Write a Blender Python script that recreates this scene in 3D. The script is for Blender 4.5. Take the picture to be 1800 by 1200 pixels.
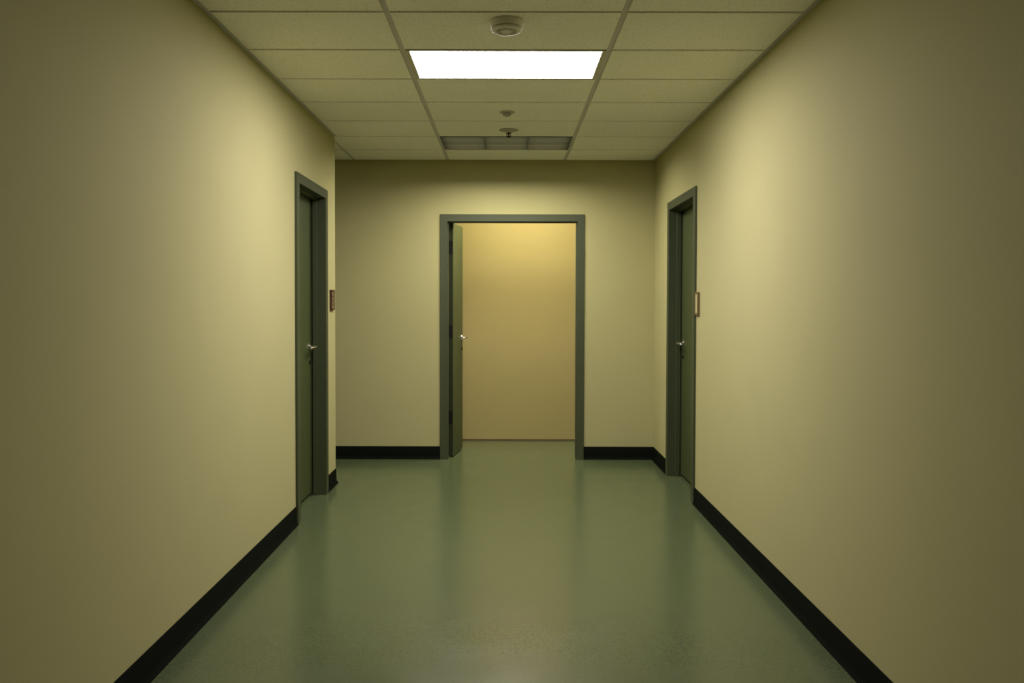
import bpy, bmesh, math
from mathutils import Vector, Matrix

for o in list(bpy.data.objects):
    bpy.data.objects.remove(o, do_unlink=True)
S = bpy.context.scene
COL = S.collection

# ------------------------------------------------------------------ camera
FPX, CX, CY = 1397.3, 888.33, 565.35
PITCH, YAW, ROLL = 0.0237, -0.0022, 0.0023
EYE = 1.645
cam_d = bpy.data.cameras.new('camera')
cam = bpy.data.objects.new('camera', cam_d)
COL.objects.link(cam)
cam_d.sensor_fit = 'HORIZONTAL'
cam_d.sensor_width = 36.0
cam_d.lens = FPX / 1800 * 36.0
cam_d.shift_x = (900 - CX) / 1800
cam_d.shift_y = (CY - 600) / 1800
cam_d.clip_start = 0.05
fw = Vector((math.sin(YAW) * math.cos(PITCH), math.cos(YAW) * math.cos(PITCH), -math.sin(PITCH)))
rt = fw.cross(Vector((0, 0, 1))).normalized()
up = rt.cross(fw)
c_, s_ = math.cos(ROLL), math.sin(ROLL)
rt, up = c_ * rt + s_ * up, -s_ * rt + c_ * up
m = Matrix((rt, up, -fw)).transposed().to_4x4()
m.translation = Vector((0, 0, EYE))
cam.matrix_world = m
S.camera = cam

# ------------------------------------------------------------------ world and exposure
w = bpy.data.worlds.new('world')
S.world = w
w.use_nodes = True
w.node_tree.nodes['Background'].inputs[0].default_value = (0.5, 0.6, 0.4, 1)
w.node_tree.nodes['Background'].inputs[1].default_value = 0.0
S.view_settings.view_transform = 'Standard'
S.view_settings.look = 'None'
S.view_settings.exposure = 0.0
S.view_settings.gamma = 1.0
S.view_settings.use_curve_mapping = False

LAMP_MAIN = ((1.0, 0.93, 1.0), 48.0)      # ceiling fixture of the corridor
LAMP_SIDE = ((1.0, 0.93, 0.85), 22.0)       # fixture in the side corridor on the left
LAMP_ROOM = ((1.0, 0.89, 0.76), 58.0)      # fixture beyond the open door
LAMP_LOUVRE = ((1.0, 0.93, 0.84), 40.0)   # tubes above the louvre near the back wall

# ------------------------------------------------------------------ dimensions
XL, XR = -1.560, 1.544
YB = 8.337            # back wall
YE = 7.21             # end of the left wall, where the side corridor opens
YR = 9.476            # wall beyond the open door
Y0 = -8.0             # behind the camera
XS = -6.2             # end of the side corridor
HC = 3.130            # ceiling
WT = 0.15             # wall thickness
BT = 0.105            # thickness of the back wall
TL = [-0.6208, 0.5984]
ROW0, ROWD = 4.0964, 0.6096

# ------------------------------------------------------------------ materials
def mat(name, col, rough=0.6, metal=0.0, spec=0.5, var=0.0, vscale=3.0, bump=0.0, bscale=200.0,
        emit=None, fine=0.0, fscale=400.0):
    M = bpy.data.materials.new(name)
    M.use_nodes = True
    N, L = M.node_tree.nodes, M.node_tree.links
    b = N['Principled BSDF']
    b.inputs['Base Color'].default_value = (*col, 1)
    b.inputs['Roughness'].default_value = rough
    b.inputs['Metallic'].default_value = metal
    b.inputs['Specular IOR Level'].default_value = spec
    tc = N.new('ShaderNodeTexCoord')
    src = None
    if var or fine:
        v = None
        if var:
            n = N.new('ShaderNodeTexNoise')
            n.inputs['Scale'].default_value = vscale
            n.inputs['Detail'].default_value = 4
            L.new(tc.outputs['Object'], n.inputs['Vector'])
            r = N.new('ShaderNodeMapRange')
            r.inputs['From Min'].default_value = 0.3
            r.inputs['From Max'].default_value = 0.7
            r.inputs['To Min'].default_value = 1 - var
            r.inputs['To Max'].default_value = 1 + var
            L.new(n.outputs['Fac'], r.inputs['Value'])
            v = r.outputs['Result']
        if fine:
            n2 = N.new('ShaderNodeTexNoise')
            n2.inputs['Scale'].default_value = fscale
            n2.inputs['Detail'].default_value = 3
            n2.inputs['Roughness'].default_value = 0.7
            L.new(tc.outputs['Object'], n2.inputs['Vector'])
            r2 = N.new('ShaderNodeMapRange')
            r2.inputs['From Min'].default_value = 0.3
            r2.inputs['From Max'].default_value = 0.7
            r2.inputs['To Min'].default_value = 1 - fine
            r2.inputs['To Max'].default_value = 1 + fine
            L.new(n2.outputs['Fac'], r2.inputs['Value'])
            if v is not None:
                mm = N.new('ShaderNodeMath')
                mm.operation = 'MULTIPLY'
                L.new(v, mm.inputs[0])
                L.new(r2.outputs['Result'], mm.inputs[1])
                v = mm.outputs[0]
            else:
                v = r2.outputs['Result']
        sc = N.new('ShaderNodeVectorMath')
        sc.operation = 'SCALE'
        sc.inputs[0].default_value = col
        L.new(v, sc.inputs['Scale'])
        L.new(sc.outputs['Vector'], b.inputs['Base Color'])
    if bump:
        n3 = N.new('ShaderNodeTexNoise')
        n3.inputs['Scale'].default_value = bscale
        n3.inputs['Detail'].default_value = 4
        L.new(tc.outputs['Object'], n3.inputs['Vector'])
        bp = N.new('ShaderNodeBump')
        bp.inputs['Strength'].default_value = bump
        bp.inputs['Distance'].default_value = 0.002
        L.new(n3.outputs['Fac'], bp.inputs['Height'])
        L.new(bp.outputs['Normal'], b.inputs['Normal'])
    if emit:
        b.inputs['Emission Color'].default_value = (*emit[0], 1)
        b.inputs['Emission Strength'].default_value = emit[1]
    return M

M_WALL = mat('cream_wall_paint', (0.41, 0.385, 0.175), 0.8, spec=0.2, var=0.012, vscale=2.0, bump=0.12, bscale=90)
M_ROOM = mat('tan_wall_paint', (0.31, 0.262, 0.098), 0.8, spec=0.2, var=0.012, bump=0.1, bscale=90)
M_FRAME = mat('green_steel_paint', (0.050, 0.060, 0.024), 0.5, spec=0.4, var=0.02, bump=0.05, bscale=60)
M_LEAF = mat('green_door_paint', (0.048, 0.063, 0.017), 0.55, spec=0.4, var=0.02, bump=0.05, bscale=60)
M_BASE = mat('black_cove_rubber', (0.0035, 0.005, 0.0025), 0.7, spec=0.05, fine=0.1)
M_GRID = mat('ceiling_grid_metal', (0.52, 0.51, 0.46), 0.6, spec=0.2)
M_EDGE = mat('shaded_door_edge_green', (0.020, 0.026, 0.009), 0.7, spec=0.15, fine=0.08)  # darker door green, with the hinge edge's shade put into the colour
M_TRIM = mat('brown_floor_trim', (0.09, 0.06, 0.025), 0.6, spec=0.2)
M_STEEL = mat('satin_steel', (0.56, 0.54, 0.42), 0.3, metal=1.0, fine=0.05)
M_DKMET = mat('dark_hinge_metal', (0.010, 0.009, 0.006), 0.7, spec=0.1, fine=0.1)
M_PLAST = mat('off_white_plastic', (0.66, 0.64, 0.56), 0.5, spec=0.35)
M_ESC = mat('grey_painted_escutcheon', (0.36, 0.35, 0.28), 0.6, spec=0.2)
M_PLAS2 = mat('grey_plastic', (0.24, 0.235, 0.18), 0.6, spec=0.3)
M_DARK = mat('dark_gap', (0.012, 0.012, 0.008), 0.8, spec=0.1)
M_MAROON = mat('maroon_plastic', (0.050, 0.010, 0.003), 0.5, spec=0.4)
M_BROWN = mat('brown_plastic', (0.13, 0.085, 0.030), 0.5, spec=0.4)
M_PLATE = mat('tan_sign_insert', (0.17, 0.13, 0.055), 0.5, spec=0.4)
M_PLATE2 = mat('beige_sign_insert', (0.40, 0.36, 0.17), 0.6, spec=0.4)
M_WHITE = mat('white_sign_characters', (0.55, 0.50, 0.36), 0.5)
M_FIXT = mat('white_fixture_metal', (0.45, 0.42, 0.28), 0.5, spec=0.3)
M_LOUVRE = mat('dark_louvre_blades', (0.006, 0.006, 0.003), 0.9, spec=0.0)

# ceiling tile: speckled mineral fibre
def tile_mat():
    M = mat('mineral_fibre_tile', (0.78, 0.77, 0.64), 0.9, spec=0.1)
    N, L = M.node_tree.nodes, M.node_tree.links
    b = N['Principled BSDF']
    tc = N['Texture Coordinate']
    v = N.new('ShaderNodeTexVoronoi'); v.inputs['Scale'].default_value = 75
    L.new(tc.outputs['Object'], v.inputs['Vector'])
    n = N.new('ShaderNodeTexNoise'); n.inputs['Scale'].default_value = 60; n.inputs['Detail'].default_value = 6
    L.new(tc.outputs['Object'], n.inputs['Vector'])
    a = N.new('ShaderNodeMath'); a.operation = 'MULTIPLY'
    L.new(v.outputs['Distance'], a.inputs[0]); L.new(n.outputs['Fac'], a.inputs[1])
    r = N.new('ShaderNodeMapRange')
    r.inputs['From Min'].default_value = 0.02; r.inputs['From Max'].default_value = 0.16
    r.inputs['To Min'].default_value = 0.68; r.inputs['To Max'].default_value = 1.08
    L.new(a.outputs[0], r.inputs['Value'])
    sc = N.new('ShaderNodeVectorMath'); sc.operation = 'SCALE'
    sc.inputs[0].default_value = (0.78, 0.77, 0.64)
    L.new(r.outputs['Result'], sc.inputs['Scale'])
    L.new(sc.outputs['Vector'], b.inputs['Base Color'])
    bp = N.new('ShaderNodeBump'); bp.inputs['Strength'].default_value = 0.35; bp.inputs['Distance'].default_value = 0.003
    L.new(a.outputs[0], bp.inputs['Height']); L.new(bp.outputs['Normal'], b.inputs['Normal'])
    return M
M_TILE = tile_mat()

# floor: flecked green sheet vinyl with a satin finish
def floor_mat():
    colr = (0.076, 0.099, 0.041)
    M = mat('green_sheet_vinyl', colr, 0.24, spec=1.0)
    N, L = M.node_tree.nodes, M.node_tree.links
    b = N['Principled BSDF']
    tc = N['Texture Coordinate']
    fl = N.new('ShaderNodeTexVoronoi'); fl.inputs['Scale'].default_value = 170
    L.new(tc.outputs['Object'], fl.inputs['Vector'])
    hs = N.new('ShaderNodeSeparateColor'); L.new(fl.outputs['Color'], hs.inputs['Color'])
    r = N.new('ShaderNodeMapRange')
    r.inputs['To Min'].default_value = 0.92; r.inputs['To Max'].default_value = 1.10
    L.new(hs.outputs['Red'], r.inputs['Value'])
    n = N.new('ShaderNodeTexNoise'); n.inputs['Scale'].default_value = 1.3; n.inputs['Detail'].default_value = 5
    L.new(tc.outputs['Object'], n.inputs['Vector'])
    r2 = N.new('ShaderNodeMapRange')
    r2.inputs['From Min'].default_value = 0.3; r2.inputs['From Max'].default_value = 0.7
    r2.inputs['To Min'].default_value = 0.97; r2.inputs['To Max'].default_value = 1.03
    L.new(n.outputs['Fac'], r2.inputs['Value'])
    mm = N.new('ShaderNodeMath'); mm.operation = 'MULTIPLY'
    L.new(r.outputs['Result'], mm.inputs[0]); L.new(r2.outputs['Result'], mm.inputs[1])
    sc = N.new('ShaderNodeVectorMath'); sc.operation = 'SCALE'
    sc.inputs[0].default_value = colr
    L.new(mm.outputs[0], sc.inputs['Scale'])
    L.new(sc.outputs['Vector'], b.inputs['Base Color'])
    # scuffed gloss
    n4 = N.new('ShaderNodeTexNoise'); n4.inputs['Scale'].default_value = 5.0; n4.inputs['Detail'].default_value = 6
    L.new(tc.outputs['Object'], n4.inputs['Vector'])
    r4 = N.new('ShaderNodeMapRange')
    r4.inputs['From Min'].default_value = 0.3; r4.inputs['From Max'].default_value = 0.7
    r4.inputs['To Min'].default_value = 0.22; r4.inputs['To Max'].default_value = 0.27
    L.new(n4.outputs['Fac'], r4.inputs['Value'])
    L.new(r4.outputs['Result'], b.inputs['Roughness'])
    return M
M_FLOOR = floor_mat()

# lit lens: prismatic acrylic over two tubes, a little dimmer between them and at the rim
def lens_mat(name, lamp, ymid, half):
    M = mat(name, (0.8, 0.8, 0.75), 0.4, emit=lamp)
    N, L = M.node_tree.nodes, M.node_tree.links
    b = N['Principled BSDF']; tc = N['Texture Coordinate']
    sp = N.new('ShaderNodeSeparateXYZ'); L.new(tc.outputs['Object'], sp.inputs[0])
    a = N.new('ShaderNodeMath'); a.operation = 'SUBTRACT'; a.inputs[1].default_value = ymid
    L.new(sp.outputs['Y'], a.inputs[0])
    ab = N.new('ShaderNodeMath'); ab.operation = 'ABSOLUTE'; L.new(a.outputs[0], ab.inputs[0])
    r = N.new('ShaderNodeMapRange'); r.interpolation_type = 'SMOOTHSTEP'
    r.inputs['From Min'].default_value = 0.02; r.inputs['From Max'].default_value = half * 0.5
    r.inputs['To Min'].default_value = 0.80 * lamp[1]; r.inputs['To Max'].default_value = 1.05 * lamp[1]
    L.new(ab.outputs[0], r.inputs['Value'])
    L.new(r.outputs['Result'], b.inputs['Emission Strength'])
    return M

# ------------------------------------------------------------------ helpers
def box(bm, x0, x1, y0, y1, z0, z1):
    vs = [bm.verts.new((x, y, z)) for z in (z0, z1) for y in (y0, y1) for x in (x0, x1)]
    for f in ((0, 2, 3, 1), (4, 5, 7, 6), (0, 1, 5, 4), (2, 6, 7, 3), (1, 3, 7, 5), (0, 4, 6, 2)):
        bm.faces.new([vs[i] for i in f])
    return vs

def prism(bm, pts, fn, d0, d1):
    """closed outline pts (a, b) pushed from d0 to d1; fn(a, b, d) gives the point"""
    A = [bm.verts.new(fn(a, b, d0)) for a, b in pts]
    B = [bm.verts.new(fn(a, b, d1)) for a, b in pts]
    n = len(pts)
    bm.faces.new(A); bm.faces.new(B[::-1])
    for i in range(n):
        j = (i + 1) % n
        bm.faces.new((A[i], B[i], B[j], A[j]))

def lathe(bm, prof, c, seg=40, flip=-1):
    """prof: (radius, drop) going down from z=c[2]; closed at both ends"""
    rings = []
    for r, d in prof:
        z = c[2] + flip * d
        if r < 1e-6:
            rings.append([bm.verts.new((c[0], c[1], z))])
        else:
            rings.append([bm.verts.new((c[0] + r * math.cos(2 * math.pi * k / seg), c[1] + r * math.sin(2 * math.pi * k / seg), z)) for k in range(seg)])
    for a, b in zip(rings, rings[1:]):
        for k in range(seg):
            q = [a[k % len(a)], a[(k + 1) % len(a)], b[(k + 1) % len(b)], b[k % len(b)]]
            u = []
            for v in q:
                if v not in u: u.append(v)
            if len(u) > 2: bm.faces.new(u)
    for ring in (rings[0], rings[-1]):
        if len(ring) > 2: bm.faces.new(ring)

def tube(bm, pts, rad, seg=14, squash=1.0):
    """tapering tube along pts, radius list or number; squash flattens it vertically"""
    P = [Vector(p) for p in pts]
    R = rad if isinstance(rad, (list, tuple)) else [rad] * len(P)
    rings = []
    for i, p in enumerate(P):
        t = (P[min(i + 1, len(P) - 1)] - P[max(i - 1, 0)]).normalized()
        a = t.cross(Vector((0, 0, 1)))
        if a.length < 1e-4: a = Vector((1, 0, 0))
        a.normalize(); b = a.cross(t).normalized()
        rings.append([bm.verts.new(p + R[i] * (math.cos(2 * math.pi * k / seg) * a + squash * math.sin(2 * math.pi * k / seg) * b)) for k in range(seg)])
    for A, B in zip(rings, rings[1:]):
        for k in range(seg):
            bm.faces.new((A[k], A[(k + 1) % seg], B[(k + 1) % seg], B[k]))
    bm.faces.new(rings[0]); bm.faces.new(rings[-1][::-1])

def mesh(name, bm, m, parent=None, bevel=0.0, smooth=False, segs=2):
    bmesh.ops.recalc_face_normals(bm, faces=bm.faces)
    me = bpy.data.meshes.new(name)
    bm.to_mesh(me); bm.free()
    me.materials.append(m)
    if smooth:
        for p in me.polygons: p.use_smooth = True
        me.set_sharp_from_angle(angle=math.radians(40))
    o = bpy.data.objects.new(name, me)
    COL.objects.link(o)
    if bevel:
        b = o.modifiers.new('bevel', 'BEVEL')
        b.width = bevel; b.segments = segs; b.limit_method = 'ANGLE'; b.angle_limit = math.radians(40)
    if parent: 
        o.parent = parent
        o.matrix_parent_inverse = parent.matrix_basis.inverted()
    return o

def tag(o, label, cat, kind=None, group=None):
    o['label'] = label; o['category'] = cat
    if kind: o['kind'] = kind
    if group: o['group'] = group
    return o

def empty(name, loc):
    o = bpy.data.objects.new(name, None)
    o.location = loc
    o.empty_display_size = 0.1
    COL.objects.link(o)
    return o

# ------------------------------------------------------------------ structure
bm = bmesh.new()
box(bm, XS - 0.2, 3.4, Y0 - 0.2, YR + 0.3, -0.12, 0.0)
tag(mesh('floor', bm, M_FLOOR), 'green flecked sheet vinyl floor running down the corridor and through the open door', 'floor', 'structure')

def wall_yz(name, x0, x1, y0, y1, hole, m, label):
    pts = [(y0, 0), (y1, 0), (y1, HC + 0.2), (y0, HC + 0.2)]
    if hole:
        a, b, h = hole
        pts = [(y0, 0), (a, 0), (a, h), (b, h), (b, 0), (y1, 0), (y1, HC + 0.2), (y0, HC + 0.2)]
    bm = bmesh.new()
    prism(bm, pts, lambda a, b, d: (d, a, b), x0, x1)
    return tag(mesh(name, bm, m), label, 'wall', 'structure')

def wall_xz(name, y0, y1, x0, x1, hole, m, label):
    pts = [(x0, 0), (x1, 0), (x1, HC + 0.2), (x0, HC + 0.2)]
    if hole:
        a, b, h = hole
        pts = [(x0, 0), (a, 0), (a, h), (b, h), (b, 0), (x1, 0), (x1, HC + 0.2), (x0, HC + 0.2)]
    bm = bmesh.new()
    prism(bm, pts, lambda a, b, d: (a, d, b), y0, y1)
    return tag(mesh(name, bm, m), label, 'wall', 'structure')

FW = 0.075   # face width of a door frame
# openings (clear): left door along Y, right door along Y, centre door along X
LD = (5.842 + FW, 6.845 - FW, 2.605 - FW)
RD = (6.490 + FW, 7.612 - FW, 2.600 - FW)
CD = (-0.627, 0.732, 2.495)
G = 0.02
wall_yz('wall_left', XL - WT, XL, Y0, YE, (LD[0] - G, LD[1] + G, LD[2] + G), M_WALL,
        'long cream wall on the left with a green steel door')
wall_yz('wall_right', XR, XR + WT, Y0, YB, (RD[0] - G, RD[1] + G, RD[2] + G), M_WALL,
        'long cream wall on the right reaching the back corner')
wall_xz('wall_back', YB, YB + BT, XS, 3.2, (CD[0] - G, CD[1] + G, CD[2] + G), M_WALL,
        'cream wall at the end of the corridor around the open doorway')
wall_xz('wall_side', YE - WT, YE, XS, XL - WT, None, M_WALL, 'cream near wall of the side corridor round the left corner')
wall_yz('wall_side_end', XS - 0.12, XS, YE - WT, YB, None, M_WALL, 'cream end wall of the side corridor on the left')
wall_xz('wall_rear', Y0 - 0.12, Y0, XL - WT, XR + WT, None, M_WALL, 'cream wall closing the corridor behind the viewpoint')
wall_xz('wall_beyond', YR, YR + 0.12, -3.0, 3.2, None, M_ROOM, 'tan wall seen through the open centre doorway')
wall_yz('wall_beyond_left', -3.0 - 0.1, -3.0, YB + BT, YR + 0.12, None, M_ROOM, 'tan end wall left of the space beyond the doorway')
wall_yz('wall_beyond_right', 3.2, 3.3, YB, YR + 0.12, None, M_ROOM, 'tan end wall right of the space beyond the doorway')

# ceiling: flange plane of the grid, tegular tiles hanging 7 mm below it
REV = 0.008
VX0, VX1 = TL[0] + 0.016, TL[1] - 0.016
VY0, VY1 = ROW0 + 5 * ROWD + 0.013, ROW0 + 6 * ROWD - 0.013
bm = bmesh.new()
za, zb = HC + REV, HC + 0.17
box(bm, XL - 0.02, XR + 0.02, Y0, VY0, za, zb)
box(bm, XL - 0.02, VX0, VY0, YB + 0.02, za, zb)
box(bm, VX1, XR + 0.02, VY0, YB + 0.02, za, zb)
box(bm, VX0, VX1, VY1, YB + 0.02, za, zb)
box(bm, XS, XL - 0.02, YE - 0.02, YB + 0.02, za, zb)
ceil = tag(mesh('ceiling', bm, M_GRID), 'suspended ceiling of speckled tiles in a metal grid above the corridor', 'ceiling', 'structure')

bm = bmesh.new()
rows = [ROW0 + k * ROWD for k in range(-20, 7)]
rows = [r for r in rows if r > Y0] 
edges_y = [Y0] + rows + [YB]
def tile(x0, x1, y0, y1, ex0, ex1, ey0, ey1):
    if x1 - x0 < 0.05 or y1 - y0 < 0.05: return
    box(bm, x0 + ex0, x1 - ex1, y0 + ey0, y1 - ey1, HC, HC + REV + 0.004)
CW, MW, AW = 0.013, 0.017, 0.036
for j in range(len(edges_y) - 1):
    ya, yb = edges_y[j], edges_y[j + 1]
    ea = AW if ya == Y0 else CW
    eb = AW if yb == YB else CW
    wall_l = XL if yb < 7.3 else None
    kc = round((ya - ROW0) / ROWD)
    # left column
    if wall_l is not None:
        tile(XL, TL[0], ya, yb, AW, MW, ea, eb)
    else:
        tile(-1.60, TL[0], ya, yb, MW, MW, ea, eb)
        x = -1.60
        while x > XS + 0.1:
            xa = max(x - 1.2192, XS)
            tile(xa, x, max(ya, YE), yb, MW, MW, ea if ya > YE else AW, eb)
            x = xa
    if kc not in (1, 5) or ya < ROW0 - 0.1:
        tile(TL[0], TL[1], ya, yb, MW, MW, ea, eb)
    tile(TL[1], XR, ya, yb, MW, AW, ea, eb)
tiles = mesh('ceiling_tiles', bm, M_TILE, ceil)

bm = bmesh.new()
box(bm, -3.0, 3.2, YB + BT - 0.01, YR + 0.02, HC, HC + 0.08)
tag(mesh('ceiling_beyond', bm, M_TILE), 'ceiling of the space beyond the open doorway', 'ceiling', 'structure')

# ------------------------------------------------------------------ baseboards (cove)
BH = 0.135
PROF = [(0, 0), (0.0225, 0), (0.0215, 0.004), (0.013, 0.014), (0.008, 0.026), (0.006, 0.042), (0.005, BH - 0.006), (0.002, BH), (0, BH)]
def sweep_base(bm, path):
    """path: XY points; room lies to the right of the walking direction"""
    P = [Vector(p) for p in path]
    secs = []
    for i, p in enumerate(P):
        ns = []
        if i > 0:
            d = (P[i] - P[i - 1]).normalized(); ns.append(Vector((d.y, -d.x)))
        if i < len(P) - 1:
            d = (P[i + 1] - P[i]).normalized(); ns.append(Vector((d.y, -d.x)))
        n = ns[0] if len(ns) == 1 else (ns[0] + ns[1]) / (1 + ns[0].dot(ns[1]))
        secs.append([bm.verts.new((p.x + n.x * a, p.y + n.y * a, z)) for a, z in PROF])
    k = len(PROF)
    for A, B in zip(secs, secs[1:]):
        for i in range(k):
            j = (i + 1) % k
            bm.faces.new((A[i], A[j], B[j], B[i]))
    bm.faces.new(secs[0]); bm.faces.new(secs[-1][::-1])

def fo(d):   # outer edges of a frame
    return d[0] - FW - 0.001, d[1] + FW + 0.001
bm = bmesh.new()
sweep_base(bm, [(XL, Y0), (XL, fo(LD)[0])])
sweep_base(bm, [(XL, fo(LD)[1]), (XL, YE), (XS, YE)])
tag(mesh('baseboard_left', bm, M_BASE, smooth=True), 'black rubber cove base along the left wall', 'baseboard', 'structure')
bm = bmesh.new()
sweep_base(bm, [(XR, fo(RD)[0]), (XR, Y0)])
tag(mesh('baseboard_right', bm, M_BASE, smooth=True), 'black rubber cove base along the right wall before its door', 'baseboard', 'structure')
bm = bmesh.new()
sweep_base(bm, [(XS, YB), (fo(CD)[0], YB)])
sweep_base(bm, [(fo(CD)[1], YB), (XR, YB), (XR, fo(RD)[1])])
tag(mesh('baseboard_back', bm, M_BASE, smooth=True), 'black rubber cove base along the back wall and into its right corner', 'baseboard', 'structure')
bm = bmesh.new()
box(bm, -3.0, 3.2, YR - 0.008, YR, 0.0, 0.016)
tag(mesh('baseboard_beyond', bm, M_TRIM), 'thin brown strip at the foot of the tan wall beyond the doorway', 'baseboard', 'structure')

# ------------------------------------------------------------------ doors
def frame_mesh(name, w_, h_, T, s0, s1, sp, fn, parent):
    """steel frame swept round an opening of w_ x h_; T wall thickness; stop from s0 to s1, sp proud"""
    P = 0.018
    prof = [(0.02, 0), (FW, 0), (FW, -P), (0, -P), (0, s0), (-sp, s0), (-sp, s1), (0, s1), (0, T + P),
            (FW, T + P), (FW, T), (0.02, T)]
    bm = bmesh.new()
    secs = []
    for cu, cz, su, sz in ((0, 0, -1, 0), (0, h_, -1, 1), (w_, h_, 1, 1), (w_, 0, 1, 0)):
        secs.append([bm.verts.new(fn(cu + su * a, b, cz + sz * a)) for a, b in prof])
    k = len(prof)
    for A, B in zip(secs, secs[1:]):
        for i in range(k):
            j = (i + 1) % k
            bm.faces.new((A[i], A[j], B[j], B[i]))
    bm.faces.new(secs[0]); bm.faces.new(secs[-1][::-1])
    o = mesh(name, bm, M_FRAME, parent, bevel=0.0015)
    return o

def lever_set(parent, fn, u, v, z, du, side, plate=False):
    """rose, lever and cylinder on a leaf face; fn(u, v, z) -> world; v decreases away from the leaf (side=-1)"""
    def disc(u0, z0, r, d0, d1, seg=28, squash=1.0):
        bm = bmesh.new()
        A = [bm.verts.new(fn(u0 + r * math.cos(t), v + side * d0, z0 + squash * r * math.sin(t))) for t in [2 * math.pi * k / seg for k in range(seg)]]
        B = [bm.verts.new(fn(u0 + r * 0.93 * math.cos(t), v + side * d1, z0 + squash * 0.93 * r * math.sin(t))) for t in [2 * math.pi * k / seg for k in range(seg)]]
        bm.faces.new(A); bm.faces.new(B[::-1])
        for k in range(seg):
            bm.faces.new((A[k], B[k], B[(k + 1) % seg], A[(k + 1) % seg]))
        return bm
    mesh('rose', disc(u, z, 0.029, 0.0, 0.011), M_STEEL, parent, smooth=True)
    bm = bmesh.new()
    pts = [fn(u, v + side * 0.008, z), fn(u, v + side * 0.045, z), fn(u + du * 0.004, v + side * 0.056, z),
           fn(u + du * 0.018, v + side * 0.061, z), fn(u + du * 0.06, v + side * 0.060, z - 0.001),
           fn(u + du * 0.10, v + side * 0.058, z - 0.003), fn(u + du * 0.125, v + side * 0.052, z - 0.005), fn(u + du * 0.130, v + side * 0.044, z - 0.006)]
    tube(bm, pts, [0.011, 0.0105, 0.011, 0.012, 0.0115, 0.0105, 0.0095, 0.006], squash=0.9)
    mesh('lever', bm, M_STEEL, parent, smooth=True)
    mesh('lock_cylinder', disc(u, z - 0.13, 0.016, 0.0, 0.009), M_DKMET, parent, smooth=True)  # on the side doors its dark colour stands in for the lever's shadow

def side_door(name, D, xw, sgn, label, leaf_off, handle_u, hinge_far):
    """sgn: +1 for the right wall (wall body towards +X), -1 for the left"""
    w_ = D[1] - D[0]; h_ = D[2]
    root = empty(name, (xw, D[0], 0))
    fn = lambda u, v, z: (xw + sgn * v, D[0] + u, z)
    frame_mesh('door_frame', w_, h_, WT, 0.058, leaf_off - 0.014, 0.016, fn, root)
    bm = bmesh.new()
    x0, x1 = sorted((xw + sgn * leaf_off, xw + sgn * (leaf_off + 0.044)))
    box(bm, x0, x1, D[0] + 0.003, D[1] - 0.008, 0.026, h_ - 0.004)
    leaf = mesh('door_leaf', bm, M_LEAF, root, bevel=0.0015)
    lever_set(leaf, fn, handle_u, leaf_off, 1.272, -1, -1)
    for z in (0.36, 1.27, 2.16):
        bm = bmesh.new()
        lathe(bm, [(0.007, 0), (0.007, 0.14)], (xw + sgn * (leaf_off + 0.048), D[0] - 0.002, z + 0.14), seg=12)
        mesh('hinge', bm, M_DKMET, leaf)
    tag(root, label, 'door', 'structure')
    return root
side_door('door_1', LD, XL, -1, 'closed green steel door in the left wall beside the maroon sign', 0.108, LD[1] - LD[0] - 0.075, False)
side_door('door_3', RD, XR, 1, 'closed green steel door in the right wall near the back corner', 0.112, RD[1] - RD[0] - 0.075, False)

# centre doorway, leaf swung into the space beyond
root = empty('door_2', (CD[0], YB, 0))
tag(root, 'open green door in a green steel frame at the end of the corridor', 'door', 'structure')
fnc = lambda u, v, z: (CD[0] + u, YB + v, z)
frame_mesh('door_frame', CD[1] - CD[0], CD[2], BT, 0.020, 0.058, 0.011, fnc, root)
ang = math.radians(8.5)
HX, HY = -0.574, YB + 0.088           # near corner of the corridor-side face
LW = 0.505; LT = 0.044
du = Vector((math.sin(ang), math.cos(ang), 0)); dv = Vector((-math.cos(ang), math.sin(ang), 0))
def fnl(u, v, z):        # u along the leaf, v into its thickness
    p = Vector((HX, HY, 0)) + du * u + dv * v
    return (p.x, p.y, z)
bm = bmesh.new()
prism(bm, [(0, 0), (LW, 0), (LW, LT), (0, LT)], lambda a, b, d: fnl(a, b, d), 0.012, CD[2] - 0.004)
leaf = mesh('door_leaf', bm, M_LEAF, root, bevel=0.0015)
lever_set(leaf, fnl, LW - 0.055, 0.0, 1.262, -1, -1, plate=True)
bm = bmesh.new()
prism(bm, [(LW - 0.064, -0.002), (LW - 0.046, -0.002), (LW - 0.046, 0), (LW - 0.064, 0)], lambda a, b, d: fnl(a, b, d), 1.115, 1.250)
mesh('lock_plate', bm, M_TRIM, leaf)
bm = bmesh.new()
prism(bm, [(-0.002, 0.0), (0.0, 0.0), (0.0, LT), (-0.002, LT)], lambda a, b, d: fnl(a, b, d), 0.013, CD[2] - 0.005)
mesh('shaded_edge_strip', bm, M_EDGE, leaf)  # added strip whose dark colour paints the shade on the leaf's hinge edge
for z0, z1 in ((0.357, 0.496), (1.270, 1.409), (2.159, 2.298)):
    bm = bmesh.new()
    prism(bm, [(-0.004, 0.001), (0.0, 0.001), (0.0, LT + 0.004), (-0.004, LT + 0.004)], lambda a, b, d: fnl(a, b, d), z0, z1)
    cxy = fnl(-0.004, LT + 0.004, 0)
    lathe(bm, [(0.0065, 0), (0.0065, z1 - z0)], (cxy[0], cxy[1], z1), seg=14)
    mesh('hinge', bm, M_DKMET, leaf)

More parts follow.
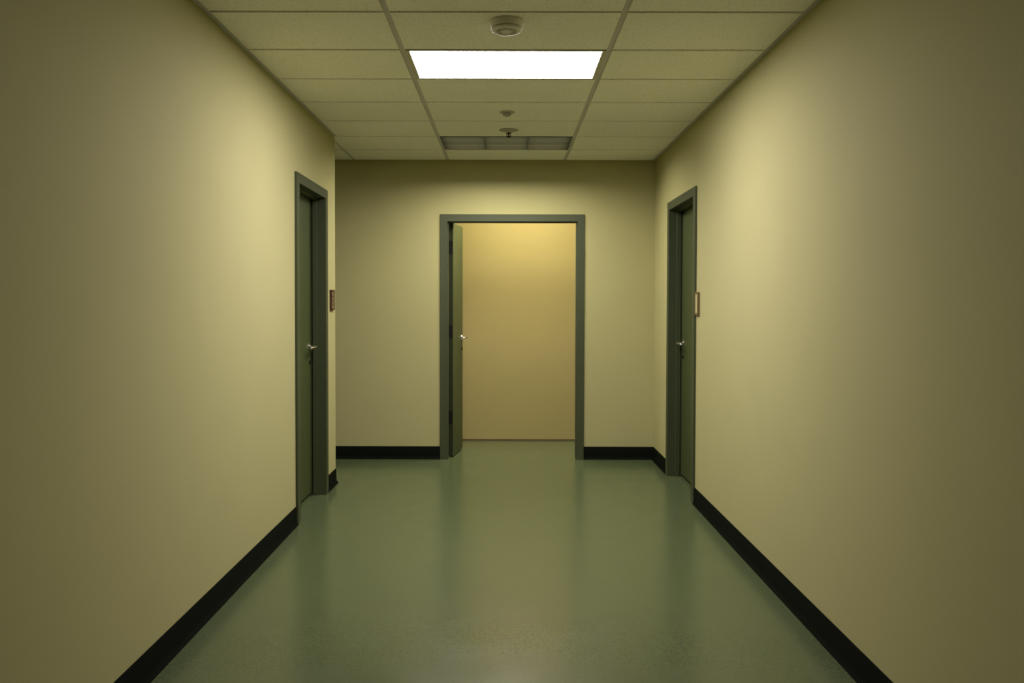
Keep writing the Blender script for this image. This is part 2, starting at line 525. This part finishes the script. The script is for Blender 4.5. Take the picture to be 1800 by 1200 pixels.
# ------------------------------------------------------------------ ceiling fixtures
def troffer(name, x0, x1, y0, y1, lamp, label, z=HC, border=(0.024, 0.010)):
    root = empty(name, ((x0 + x1) / 2, (y0 + y1) / 2, z))
    bx, by = border
    bm = bmesh.new()
    zt = z + REV - 0.0005; zb = z - 0.002
    box(bm, x0, x0 + bx, y0, y1, zb, zt); box(bm, x1 - bx, x1, y0, y1, zb, zt)
    box(bm, x0 + bx, x1 - bx, y0, y0 + by, zb, zt); box(bm, x0 + bx, x1 - bx, y1 - by, y1, zb, zt)
    mesh('fixture_frame', bm, M_FIXT, root)
    bm = bmesh.new()
    box(bm, x0 + bx, x1 - bx, y0 + by, y1 - by, z + 0.001, z + 0.004)
    o = mesh('diffuser', bm, lens_mat(name + '_lens', lamp, (y0 + y1) / 2, (y1 - y0) / 2), root)
    tag(root, label, 'ceiling light')
    return root
troffer('ceiling_light', TL[0] + MW, TL[1] - MW, ROW0 + ROWD + CW, ROW0 + 2 * ROWD - CW, LAMP_MAIN,
        'bright white lit rectangular ceiling light in the middle of the corridor')
troffer('ceiling_light', -4.02, -2.85, 7.45, 8.00, LAMP_SIDE,
        'rectangular ceiling light in the side corridor, out of sight round the left corner')
troffer('ceiling_light', -0.35, 0.82, 8.455, 8.76, LAMP_ROOM,
        'rectangular ceiling light beyond the open doorway, hidden above its header', z=HC - 0.009)

# deep louvred fixture close to the back wall: its tubes are shielded at low viewing angles
root = empty('louvred_ceiling_light', ((VX0 + VX1) / 2, (VY0 + VY1) / 2, HC))
tag(root, 'dark-looking louvred ceiling light flush in the ceiling close to the back wall', 'ceiling light')
bm = bmesh.new()
t_ = 0.006
zl, zh = HC - 0.001, HC + 0.15
box(bm, VX0, VX0 + t_, VY0, VY1, zl, zh); box(bm, VX1 - t_, VX1, VY0, VY1, zl, zh)
box(bm, VX0 + t_, VX1 - t_, VY0, VY0 + t_, zl, zh); box(bm, VX0 + t_, VX1 - t_, VY1 - t_, VY1, zl, zh)
box(bm, VX0, VX1, VY0, VY1, zh, zh + 0.004)
mesh('housing', bm, M_LOUVRE, root)
bm = bmesh.new()
NXC, NYC, LD_, LTK = 3, 5, 0.034, 0.002
for k in range(1, NXC):
    x = VX0 + (VX1 - VX0) * k / NXC
    box(bm, x - LTK / 2, x + LTK / 2, VY0 + t_, VY1 - t_, HC + 0.002, HC + 0.002 + LD_)
for k in range(1, NYC):
    y = VY0 + (VY1 - VY0) * k / NYC
    box(bm, VX0 + t_, VX1 - t_, y - LTK / 2, y + LTK / 2, HC + 0.002, HC + 0.002 + LD_)
mesh('louvre', bm, M_LOUVRE, root)
bm = bmesh.new()
box(bm, VX0 + 0.02, VX1 - 0.02, VY0 + 0.02, VY1 - 0.02, HC + 0.043, HC + 0.046)
mesh('diffuser', bm, lens_mat('louvre_light_lens', LAMP_LOUVRE, (VY0 + VY1) / 2, (VY1 - VY0) / 2), root)

# smoke detector
SX, SY = -0.006, 4.232
root = empty('smoke_detector', (SX, SY, HC))
tag(root, 'round off-white smoke detector on the ceiling tile before the lit panel', 'smoke detector')
bm = bmesh.new()
lathe(bm, [(0, 0), (0.088, 0), (0.091, 0.002), (0.091, 0.006), (0.085, 0.034), (0.082, 0.037), (0, 0.037)], (SX, SY, HC), 56)
mesh('mounting_base', bm, M_PLAST, root, smooth=True)
bm = bmesh.new()
lathe(bm, [(0, 0.037), (0.074, 0.037), (0.074, 0.040), (0, 0.040)], (SX, SY, HC), 56)
mesh('vent_gap', bm, M_PLAS2, root)
bm = bmesh.new()
lathe(bm, [(0, 0.040), (0.080, 0.040), (0.081, 0.043), (0.078, 0.050), (0.070, 0.054), (0.062, 0.055), (0.058, 0.051), (0.030, 0.051), (0.028, 0.056), (0, 0.056)], (SX, SY, HC), 56)
mesh('sensor_cover', bm, M_PLAST, root, smooth=True)
for k in range(20):
    t = 2 * math.pi * k / 20
    bm = bmesh.new() if k == 0 else bm
    cx_, cy_ = SX + 0.044 * math.cos(t), SY + 0.044 * math.sin(t)
    r = Vector((math.cos(t), math.sin(t), 0)); q = Vector((-r.y, r.x, 0))
    c0 = Vector((cx_, cy_, HC - 0.0512))
    vs = [bm.verts.new(c0 + r * a + q * b + Vector((0, 0, d))) for d in (0, -0.0006) for a, b in ((-0.010, -0.003), (0.010, -0.004), (0.010, 0.004), (-0.010, 0.003))]
    for f in ((0, 1, 2, 3), (7, 6, 5, 4), (0, 4, 5, 1), (1, 5, 6, 2), (2, 6, 7, 3), (3, 7, 4, 0)):
        bm.faces.new([vs[i] for i in f])
mesh('grille_slots', bm, M_PLAS2, root)

# shallow ceiling sprinkler (nearer) and pendant sprinkler (farther)
px, py = -0.004, 6.23
root = empty('ceiling_sprinkler', (px, py, HC))
tag(root, 'flat sprinkler cover with a short grey cap, nearer of the two small ceiling fittings', 'sprinkler')
bm = bmesh.new()
lathe(bm, [(0, 0), (0.060, 0), (0.060, 0.002), (0.050, 0.007), (0.034, 0.009), (0, 0.009)], (px, py, HC), 36)
mesh('escutcheon', bm, M_ESC, root, smooth=True)
bm = bmesh.new()
lathe(bm, [(0, 0.009), (0.026, 0.009), (0.031, 0.018), (0.029, 0.027), (0.018, 0.032), (0, 0.033)], (px, py, HC), 32)
mesh('cap', bm, M_PLAS2, root, smooth=True)

px, py = 0.010, 6.87
root = empty('ceiling_sprinkler', (px, py, HC))
tag(root, 'pendant sprinkler, dark head hanging from a wide flared cup, beside the dark louvred panel', 'sprinkler')
bm = bmesh.new()
lathe(bm, [(0, 0), (0.082, 0), (0.083, 0.002), (0.060, 0.007), (0.038, 0.014), (0.022, 0.024), (0, 0.024)], (px, py, HC), 36)
mesh('escutcheon', bm, M_ESC, root, smooth=True)
bm = bmesh.new()
for s in (-1, 1):
    tube(bm, [(px + s * 0.008, py, HC - 0.022), (px + s * 0.017, py, HC - 0.034), (px + s * 0.015, py, HC - 0.050), (px + s * 0.004, py, HC - 0.060)], 0.0045, 8)
lathe(bm, [(0, 0.024), (0.012, 0.024), (0.012, 0.032), (0, 0.032)], (px, py, HC), 16)
mesh('frame_arms', bm, M_DKMET, root, smooth=True)
bm = bmesh.new()
lathe(bm, [(0, 0.033), (0.006, 0.034), (0.007, 0.045), (0.004, 0.056), (0, 0.057)], (px, py, HC), 14)
mesh('glass_bulb', bm, M_MAROON, root, smooth=True)
bm = bmesh.new()
lathe(bm, [(0, 0.058), (0.021, 0.058), (0.022, 0.061), (0.006, 0.063), (0, 0.063)], (px, py, HC), 20)
mesh('deflector', bm, M_DKMET, root, smooth=True)

# ------------------------------------------------------------------ wall signs
def sign(xw, sgn, y0, y1, z0, z1, mf, mi, label, marks):
    """sgn: direction from the wall into the corridor"""
    root = empty('room_sign', (xw, (y0 + y1) / 2, (z0 + z1) / 2))
    X = lambda d: xw + sgn * d
    bm = bmesh.new()
    # holder with a raised rim: outline ring + back
    def bx(a0, a1, ya, yb, za_, zb_):
        x0, x1 = sorted((X(a0), X(a1))); box(bm, x0, x1, ya, yb, za_, zb_)
    bx(0, 0.010, y0, y1, z0, z1)
    bx(0.010, 0.018, y0, y0 + 0.012, z0, z1)
    bx(0.010, 0.018, y1 - 0.008, y1, z0, z1)
    bx(0.010, 0.018, y0 + 0.012, y1 - 0.008, z0, z0 + 0.016)
    bx(0.010, 0.018, y0 + 0.012, y1 - 0.008, z1 - 0.016, z1)
    mesh('holder', bm, mf, root)
    bm = bmesh.new()
    bx(0.010, 0.0145, y0 + 0.012, y1 - 0.008, z0 + 0.016, z1 - 0.016)
    mesh('insert', bm, mi, root)
    if marks:
        bm = bmesh.new()
        for za_, zb_, ya, yb in marks:
            bx(0.0145, 0.0155, ya, yb, za_, zb_)
        mesh('markings', bm, mf, root)
    tag(root, label, 'sign')
sign(XL, 1, 6.985, 7.112, 1.578, 1.756, M_MAROON, M_PLATE,
     'small maroon room sign with a tan face beside the left door',
     [(1.690, 1.705, 7.02, 7.085), (1.655, 1.670, 7.03, 7.075), (1.622, 1.632, 7.02, 7.085)])
sign(XR, -1, 6.375, 6.478, 1.552, 1.735, M_BROWN, M_PLATE2,
     'small beige room sign with a thin brown rim beside the right door', None)
